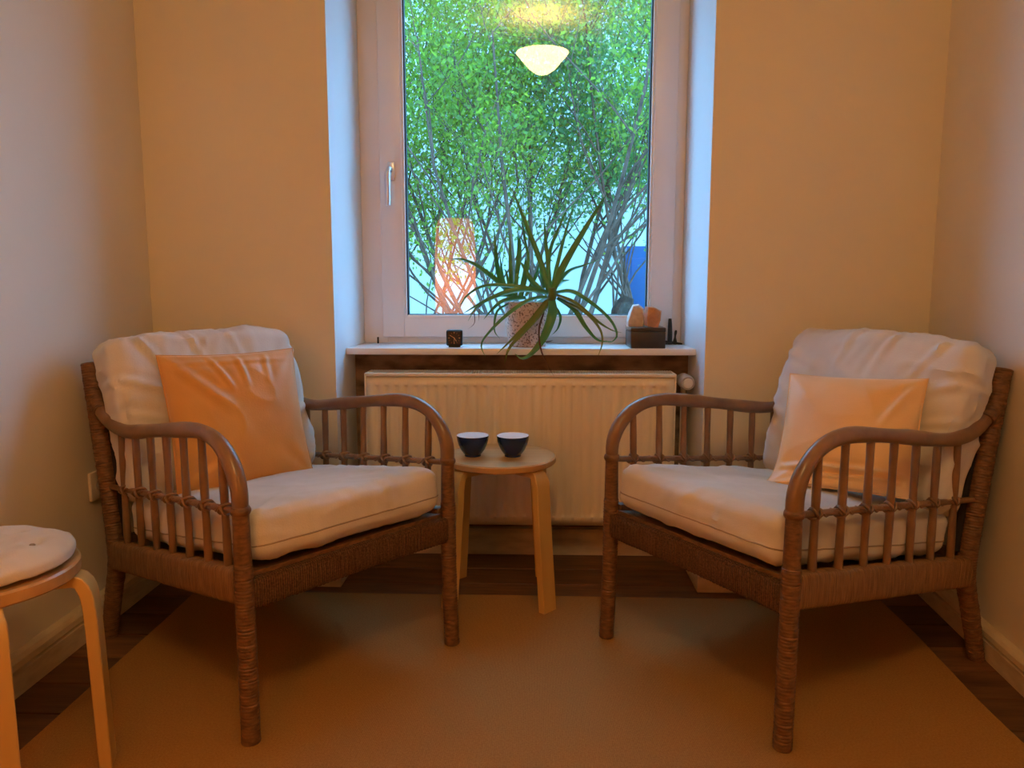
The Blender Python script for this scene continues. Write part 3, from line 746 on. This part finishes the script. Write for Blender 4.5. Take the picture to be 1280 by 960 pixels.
stone('amber_stone', 'orange brown faceted stone standing on the dark box lid', (.405, 2.715, SZ + .0715), [(-.026, .006), (.0, .0), (.018, 0), (.027, .022), (.029, .056), (.006, .070), (-.024, .073), (-.030, .035)], .034, M['amber'], -.2)
# dark carved figures
fg = tag(empty('carved_figure', (.492, 2.850, SZ)), 'dark thin carved wooden figure standing on the sill behind the box', 'figurine')
MB().add(*tube_g(catmull([(0, 0, 0), (-.001, 0, .05), (-.002, 0, .095)], 20), lambda i, t: (.0085 * (1 - .35 * t ** 4), .006), 8, power=4)).build('tall_slab', M['blackwood'], fg)
MB().add(*tube_g(catmull([(.018, .002, 0), (.019, .002, .03), (.021, 0, .052)], 12), lambda i, t: .007 * (1 - .6 * t) + .0015 * math.sin(9 * t), 8)).build('short_figure', M['blackwood'], fg)
MB().add(*tube_g(catmull([(-.026, -.004, .007), (0, 0, .007), (.022, 0, .005), (.044, -.006, .0025)], 16), lambda i, t: .007 * (1 - .7 * t) + .001, 8)).build('base', M['blackwood'], fg)

# ---- aloe
PY = 2.765
pc = at(659, 430, PY)
al = tag(empty('potted_aloe', (pc.x, PY, SZ)), 'spiky green aloe with drooping leaves in a speckled pot on the sill', 'plant')
MB().add(*lathe_g([(0, 0), (.062, 0), (.066, .004), (.077, .075), (.083, .150), (.084, .158), (.079, .159), (.076, .150), (.074, .140)], 40)).build('pot', M['pot'], al)
MB().add(*lathe_g([(.0765, .142), (.05, .146), (0, .148)], 32)).build('soil', M['soil'], al)
org = Vector((pc.x, PY, SZ))
def L(cx, cy, y): return at(540 + cx / 4, 240 + cy / 4, y) - org
def leaf(pts, width, m=None, flat=.45, name='leaf', tipk=1.0):
    P = [L(*p) for p in pts]; C = catmull(P, 26); F = frames(C, (0, 0, 1)); v = []; f = []
    n = len(C)
    for i in range(n):
        t = i / (n - 1)
        wv = 1.0 * width * (min(1, .72 + t * 1.4)) * max(.03, (1 - t ** 2.0) ** .85)
        T, sd, nn = F[i]
        up = Vector((0, -.8, .6)); nn = (up - T * up.dot(T)).normalized(); sd = T.cross(nn)
        for a, b in ((-1, .30), (-.55, -.12), (0, -.30), (.55, -.12), (1, .30), (.5, .16), (0, .06), (-.5, .16)):
            v.append(C[i] + sd * (a * wv / 2) + nn * (b * wv * flat * 1.6))
    for i in range(n - 1):
        for k in range(8): f.append((i * 8 + k, i * 8 + (k + 1) % 8, (i + 1) * 8 + (k + 1) % 8, (i + 1) * 8 + k))
    f.append(tuple(range(7, -1, -1))); f.append(tuple((n - 1) * 8 + k for k in range(8)))
    return MB().add(v, f).build(name, m or M['aloe'], al)
Y0 = 2.66     # main rosette leans out over the sill edge
# upright leaves
leaf([(585, 500, Y0), (545, 360, Y0 + .02), (480, 190, Y0 + .05), (405, 0, Y0 + .07), (376, -42, Y0 + .08)], .021)
leaf([(605, 500, Y0), (660, 370, Y0 - .01), (770, 180, Y0 - .02), (880, 0, Y0 - .03)], .027)
leaf([(590, 490, Y0 + .02), (577, 330, Y0 + .05), (566, 220, Y0 + .06), (560, 115, Y0 + .06)], .017)
leaf([(598, 490, Y0 + .03), (640, 310, Y0 + .08), (680, 160, Y0 + .10), (718, 48, Y0 + .11)], .015)
leaf([(575, 490, Y0 + .03), (590, 300, Y0 + .09), (640, 170, Y0 + .12), (688, 58, Y0 + .12)], .016)
leaf([(615, 480, Y0 + .02), (680, 400, Y0 + .06), (760, 368, Y0 + .09), (838, 338, Y0 + .10)], .015)
leaf([(545, 490, Y0 + .04), (500, 450, Y0 + .05), (460, 380, Y0 + .06), (432, 335, Y0 + .06)], .022)
leaf([(560, 480, Y0 + .04), (545, 380, Y0 + .09), (552, 300, Y0 + .11)], .016)
leaf([(610, 480, Y0 + .04), (650, 450, Y0 + .08), (690, 440, Y0 + .10)], .022)
# the smaller rosette at the back of the pot
Y1 = 2.765
for pts, wd in (([(385, 520), (335, 420), (318, 290), (310, 172)], .019), ([(400, 520), (393, 400), (390, 290), (388, 190)], .016), ([(420, 520), (425, 400), (432, 280), (430, 165)], .015),
                ([(450, 520), (480, 350), (465, 240), (450, 150)], .015), ([(375, 520), (352, 420), (340, 320)], .014), ([(405, 520), (440, 340), (440, 240), (438, 190)], .013),
                ([(470, 520), (520, 420), (530, 370), (510, 360)], .015), ([(440, 520), (462, 400), (470, 300)], .014), ([(395, 520), (370, 400), (350, 390)], .012)):
    leaf([(a, b, Y1 + .012 * ((k * 7 + int(wd * 1e3) * 3) % 5 - 2)) for k, (a, b) in enumerate(pts)], wd)
leaf([(400, 520, Y1), (340, 460, Y1 - .02), (230, 375, Y1 - .04), (150, 338, Y1 - .05), (78, 338, Y1 - .05)], .024)
# arching and hanging leaves
leaf([(590, 510, Y0 + .01), (480, 490, Y0 - .02), (370, 505, Y0 - .03), (250, 555, Y0 - .03), (155, 608, Y0 - .02)], .026)
leaf([(560, 505, Y0 + .03), (420, 475, Y0 + .02), (270, 470, Y0 + .02), (180, 515, Y0 + .02), (133, 582, Y0 + .02)], .020)
leaf([(575, 525, Y0 - .01), (480, 545, Y0 - .05), (370, 620, Y0 - .06), (275, 715, Y0 - .06), (246, 770, Y0 - .06), (268, 826, Y0 - .06)], .017)
leaf([(585, 545, Y0 - .01), (530, 620, Y0 - .04), (450, 710, Y0 - .05), (385, 785, Y0 - .055), (362, 860, Y0 - .055)], .022, M['aloeold'])
leaf([(575, 545, Y0 - .01), (500, 640, Y0 - .02), (420, 720, Y0 - .03), (322, 812, Y0 - .045)], .018, M['aloeold'])
leaf([(600, 545, Y0 - .01), (600, 620, Y0 - .05), (560, 730, Y0 - .06), (500, 808, Y0 - .06), (450, 834, Y0 - .06), (414, 808, Y0 - .06)], .034)
leaf([(615, 505, Y0), (700, 500, Y0 - .02), (800, 560, Y0 - .03), (890, 640, Y0 - .02), (925, 715, Y0 - .01), (895, 752, Y0 + .01), (868, 742, Y0 + .02)], .018)
leaf([(620, 515, Y0), (720, 560, Y0 - .02), (830, 650, Y0 - .02), (900, 692, Y0 - .01), (950, 704, Y0)], .016, M['aloeold'])
leaf([(625, 530, Y0), (710, 590, Y0 - .02), (770, 680, Y0 - .03), (830, 742, Y0 - .02), (905, 748, Y0)], .020)
leaf([(640, 540, Y0), (760, 600, Y0 - .04), (835, 680, Y0 - .05), (852, 750, Y0 - .055), (828, 828, Y0 - .06)], .014, M['aloeold'])
leaf([(470, 530, Y1 - .04), (360, 545, Y1 - .06), (300, 590, Y1 - .07), (258, 638, Y1 - .07)], .020)
leaf([(450, 530, Y1 - .03), (330, 520, Y1 - .05), (230, 570, Y1 - .06), (180, 645, Y1 - .06)], .015)
leaf([(380, 560, Y1 - .07), (325, 600, Y1 - .09), (312, 690, Y1 - .09), (340, 735, Y1 - .09)], .010)
leaf([(590, 540, Y0), (640, 620, Y0 + .01), (630, 680, Y0 + .02), (600, 715, Y0 + .03)], .012)
leaf([(255, 560, Y1 - .06), (215, 590, Y1 - .06), (212, 655, Y1 - .06), (180, 686, Y1 - .06)], .004, M['dryleaf'], name='dry_leaf')
leaf([(245, 575, Y1 - .06), (236, 600, Y1 - .06), (234, 645, Y1 - .06)], .003, M['dryleaf'], name='dry_leaf')
leaf([(560, 600, Y0 - .03), (535, 690, Y0 - .065), (545, 790, Y0 - .07), (580, 870, Y0 - .075), (612, 925, Y0 - .075)], .007, M['dryleaf'], name='dry_leaf')
leaf([(565, 750, Y1 - .09), (585, 748, Y1 - .09), (606, 742, Y1 - .09)], .005, M['dryleaf'], name='dry_leaf')
# the pale crown the leaves grow from
cr = [L(560, 470, Y1 - .03), L(598, 470, Y0 + .03), L(602, 530, Y0 - .005), L(590, 585, Y0 + .0)]
MB().add(*tube_g(catmull([L(470, 590, Y1), L(560, 560, Y1 - .04), L(600, 525, Y0), L(600, 480, Y0 - .01)], 18), lambda i, t: .012 + .008 * math.sin(PI * t ** .8), 12)).build('crown', M['aloeold'], al)

# ================================================================== LAMPS BEHIND THE CAMERA (mirrored in the pane)
pl = tag(empty('pendant_lamp_offscreen', (.035, -.26, 0)), 'warm glowing bowl shaped pendant lamp hanging from the ceiling', 'lamp')
PZ = 2.56
shade_prof = [(.012, PZ), (.05, PZ + .010), (.10, PZ + .045), (.15, PZ + .100), (.20, PZ + .160)]
MB().add(*lathe_g(shade_prof + [(.196, PZ + .161)] + [(r - .004, z + .004) for r, z in shade_prof[::-1][1:]], 40)).build('lamp_shade_offscreen', shade_mat('pendant_shade', (1.0, .66, .29), 30.0), pl)
MB().add(*tube_g([(0, 0, PZ + .12), (0, 0, CEIL + .002)], .003, 6)).build('cord', M['clockblk'], pl)
MB().add(*lathe_g([(0, PZ + .05), (.02, PZ + .06), (.03, PZ + .085), (.02, PZ + .115), (.014, PZ + .13), (0, PZ + .13)], 20)).build('bulb_offscreen', shade_mat('bulb', (1.0, .70, .35), 20.0), pl)
ld = bpy.data.lights.new('pendant_light_offscreen', 'POINT'); ld.energy = PENDANT_W; ld.color = LAMP_COL; ld.shadow_soft_size = .025
lo = bpy.data.objects.new('pendant_light_offscreen', ld); COL.objects.link(lo); lo.location = (0.0, 0.0, PZ + .15); lo.parent = pl

fl = tag(empty('floor_lamp_offscreen', (-.64, -.26, RUGZ)), 'floor lamp with a tall glowing orange paper shade', 'lamp')
MB().add(*lathe_g([(0, 0), (.14, 0), (.14, .012), (.13, .018), (0, .02)], 32)).build('base', M['blackwood'], fl)
MB().add(*tube_g([(0, 0, .015), (0, 0, .52)], .009, 10)).build('pole', M['blackwood'], fl)
MB().add(*lathe_g([(.125, .50), (.150, .56), (.160, .70), (.160, 1.20), (.150, 1.42), (.125, 1.48), (.122, 1.48), (.147, 1.42), (.157, 1.20), (.157, .70), (.147, .56), (.122, .50), (.125, .50)], 36)).build('lamp_shade_offscreen', leaf_mat('orange_paper', (.55, .25, .06), (.5, .22, .05), .75, (1.0, .55, .10), .8, 6), fl)
_pb = bpy.data.materials['orange_paper'].node_tree.nodes['Principled BSDF']
_pb.inputs['Emission Color'].default_value = (1.0, .52, .12, 1); _pb.inputs['Emission Strength'].default_value = 5.0     # lit paper
fd = bpy.data.lights.new('floor_lamp_bulb_offscreen', 'POINT'); fd.energy = 10.0; fd.color = (1.0, .68, .25); fd.shadow_soft_size = .03
fo = bpy.data.objects.new('floor_lamp_bulb_offscreen', fd); COL.objects.link(fo); fo.location = (0, 0, .98); fo.parent = fl
box('shade_ring', -.124, .124, -.004, .004, .505, .515, M['blackwood'], fl)

# ================================================================== OUTSIDE
GZ = -0.30
def ground_mesh():
    mb = MB(); n = 24
    for j in range(n + 1):
        for i in range(n + 1):
            x = -14 + 28 * i / n; y = 3.0 + 22 * j / n
            mb.v.append((x, y, GZ + .05 * noise.noise(Vector((x * .6, y * .6, 0)))))
    for j in range(n):
        for i in range(n): a = j * (n + 1) + i; mb.f.append((a, a + 1, a + n + 2, a + n + 1))
    return mb
tag(ground_mesh().build('ground', M['ground']), kind='structure')
bd_ = tag(empty('garden_building', (0, 10.5, GZ)), 'pale rendered outbuilding with a blue door behind the shrubs', 'building')
box('wall', -5.5, 6.5, 0, 3.0, -.1, 5.3, M['render'], bd_)
box('roof', -5.8, 6.8, -.35, 3.3, 5.3, 5.48, M['roof'], bd_)
dx = at(803, 350, 10.5).x
dr = box('door', dx - .26, dx + .62, -.04, .04, 0.0, 1.78, M['bluedoor'], bd_, bev=.008)
for z0, z1 in ((.15, .80), (.92, 1.62)): box('door_panel', dx - .16, dx + .52, -.055, -.03, z0, z1, M['bluedoor'], dr, bev=.008)
lg = at(768, 312, 10.4)
box('ledge', lg.x - .16, lg.x + .16, -.14, .02, lg.z - GZ - .03, lg.z - GZ + .03, M['roof'], bd_, bev=.01)

def shrub(label, base, nst, seed, height, spread, leaves, m, zmin=1.2, bias=(0, 0), lsize=.040, rad0=.035, name='garden_shrub'):
    rr = random.Random(seed); rg = np.random.default_rng(seed)
    o = tag(empty(name, base), label, 'shrub', None)
    mb = MB(); twig = []
    def inside(q): return abs(q.x) < 1.5 and abs(q.y) < .95 and q.z < 4.15
    def branch(p, d, ln, r, lev):
        n = 7 if lev < 2 else 4
        P = [p.copy()]; dd = d.copy(); step = ln / n
        for k in range(n):
            dd = (dd + Vector((rr.uniform(-.17, .17), rr.uniform(-.17, .17), rr.uniform(-.05, .14))) * (1 if lev else .8)).normalized()
            if abs(P[-1].x + dd.x * step) > 1.45: dd.x *= -.3
            if abs(P[-1].y + dd.y * step) > .9: dd.y *= -.3
            if P[-1].z > 3.9: dd.z *= -.2
            dd.normalize(); P.append(P[-1] + dd * step)
        mb.add(*tube_g(P, lambda i, t: max(.0018, r * (1 - .72 * t)), 6 if lev < 2 else 3, False))
        if lev >= 1: twig.extend([(P[i].lerp(P[i + 1], q), lev) for i in range(1 if lev > 1 else n // 2, n) for q in (.15, .5, .85)])
        if lev < 3:
            kids = (6, 5, 3)[lev]
            for k in range(kids):
                t = rr.uniform(.28, 1.0); i = min(n - 1, int(t * n)); q = P[i].lerp(P[i + 1], t * n - i if t < 1 else 1)
                tdir = (P[i + 1] - P[i]).normalized()
                side = Vector((rr.uniform(-1, 1), rr.uniform(-1, 1), rr.uniform(-.25, .8))).normalized()
                branch(q, (tdir * .75 + side * .75).normalized(), ln * rr.uniform(.32, .58), r * (1 - .72 * t) * .62, lev + 1)
    for s in range(nst):
        a = 2 * PI * s / nst + rr.uniform(-.4, .4); sp_ = spread * rr.uniform(.35, 1.0)
        d = Vector((math.cos(a) * sp_ + bias[0], math.sin(a) * sp_ * .7 + bias[1], 1)).normalized()
        branch(Vector((math.cos(a) * .12, math.sin(a) * .12, -.05)), d, height * rr.uniform(.75, 1.1), rad0 * rr.uniform(.6, 1.1), 0)
    mb.build('branches', M['bark'], o)
    T = np.array([list(p) for p, l in twig if p.z + base[2] > zmin - rr.uniform(0, .9) or rr.random() < .34])
    pick = rg.integers(0, len(T), leaves)
    c = T[pick] + rg.normal(0, .11, (leaves, 3))
    # each leaf: a pointed blade, folded along its midrib
    ax = rg.normal(0, 1, (leaves, 3)); ax[:, 2] -= .25; ax /= np.linalg.norm(ax, axis=1)[:, None]
    nv = rg.normal(0, 1, (leaves, 3)); nv[:, 2] += .8; sd = np.cross(ax, nv); sd /= np.linalg.norm(sd, axis=1)[:, None]
    up = np.cross(sd, ax); sz = (lsize * rg.uniform(.6, 1.25, leaves))[:, None]
    b0 = c; tip = c + ax * sz; l = c + ax * sz * .45 + sd * sz * .29 + up * sz * .07; r_ = c + ax * sz * .45 - sd * sz * .29 + up * sz * .07
    V = np.stack([b0, l, tip, r_], 1).reshape(-1, 3)
    me = bpy.data.meshes.new('foliage'); me.vertices.add(len(V)); me.vertices.foreach_set('co', V.astype(np.float32).ravel())
    i0 = np.arange(leaves) * 4
    tri = np.stack([i0, i0 + 1, i0 + 2, i0, i0 + 2, i0 + 3], 1).ravel().astype(np.int32)
    me.loops.add(len(tri)); me.loops.foreach_set('vertex_index', tri)
    me.polygons.add(leaves * 2); me.polygons.foreach_set('loop_start', np.arange(leaves * 2, dtype=np.int32) * 3); me.update(calc_edges=True); me.validate()
    tag(link_mesh('foliage', me, m, o), kind='stuff')
    return o
shrub('leafy many stemmed shrub rising beside the blue door', (1.25, 7.6, GZ), 6, 3, 4.2, .75, 24000, M['bush2'], 1.9, (-.25, 0), .054, .034)
shrub('bushy green shrub with fanning stems behind the aloe', (-.10, 6.5, GZ), 10, 11, 4.0, .70, 28000, M['bush'], 1.75, (-.1, 0), .047, .028)
shrub('light green shrub of fine twigs behind the alarm clock', (-1.55, 7.0, GZ), 9, 23, 3.9, .65, 28000, M['bush'], 1.0, (.1, 0), .047, .026)
shrub('tall dense shrub standing close to the pale outbuilding', (.25, 8.9, GZ), 6, 31, 4.6, .8, 9000, M['bush2'], 2.0, (0, 0), .058, .03)
# gnarled stump between the stems
st = at(778, 385, 7.0)
sb = tag(empty('tree_stump', (st.x, 7.0, GZ)), 'gnarled brown stump with thin shoots in front of the blue door', 'stump')
hz_ = st.z - GZ + .10
MB().add(*tube_g(catmull([(0, 0, -.05), (.02, 0, hz_ * .5), (-.03, 0, hz_ * .8), (.05, 0, hz_)], 40), lambda i, t: .055 + .02 * t + .02 * math.sin(23 * t), 9)).build('trunk', mat('stump_bark', (.060, .034, .019), .95, col2=(.02, .012, .008), nscale=22, bump=1.0, bscale=30, bdist=.02), sb)
rr = random.Random(8)
for k in range(9):
    a = rr.uniform(-.9, .9)
    MB().add(*tube_g(catmull([(rr.uniform(-.08, .08), 0, hz_ - .1), (a * .25, rr.uniform(-.1, .1), hz_ + .25), (a * .75, rr.uniform(-.2, .2), hz_ + rr.uniform(.5, .9))], 10), lambda i, t: .012 * (1 - .8 * t), 5)).build('shoot', M['bark'], sb)
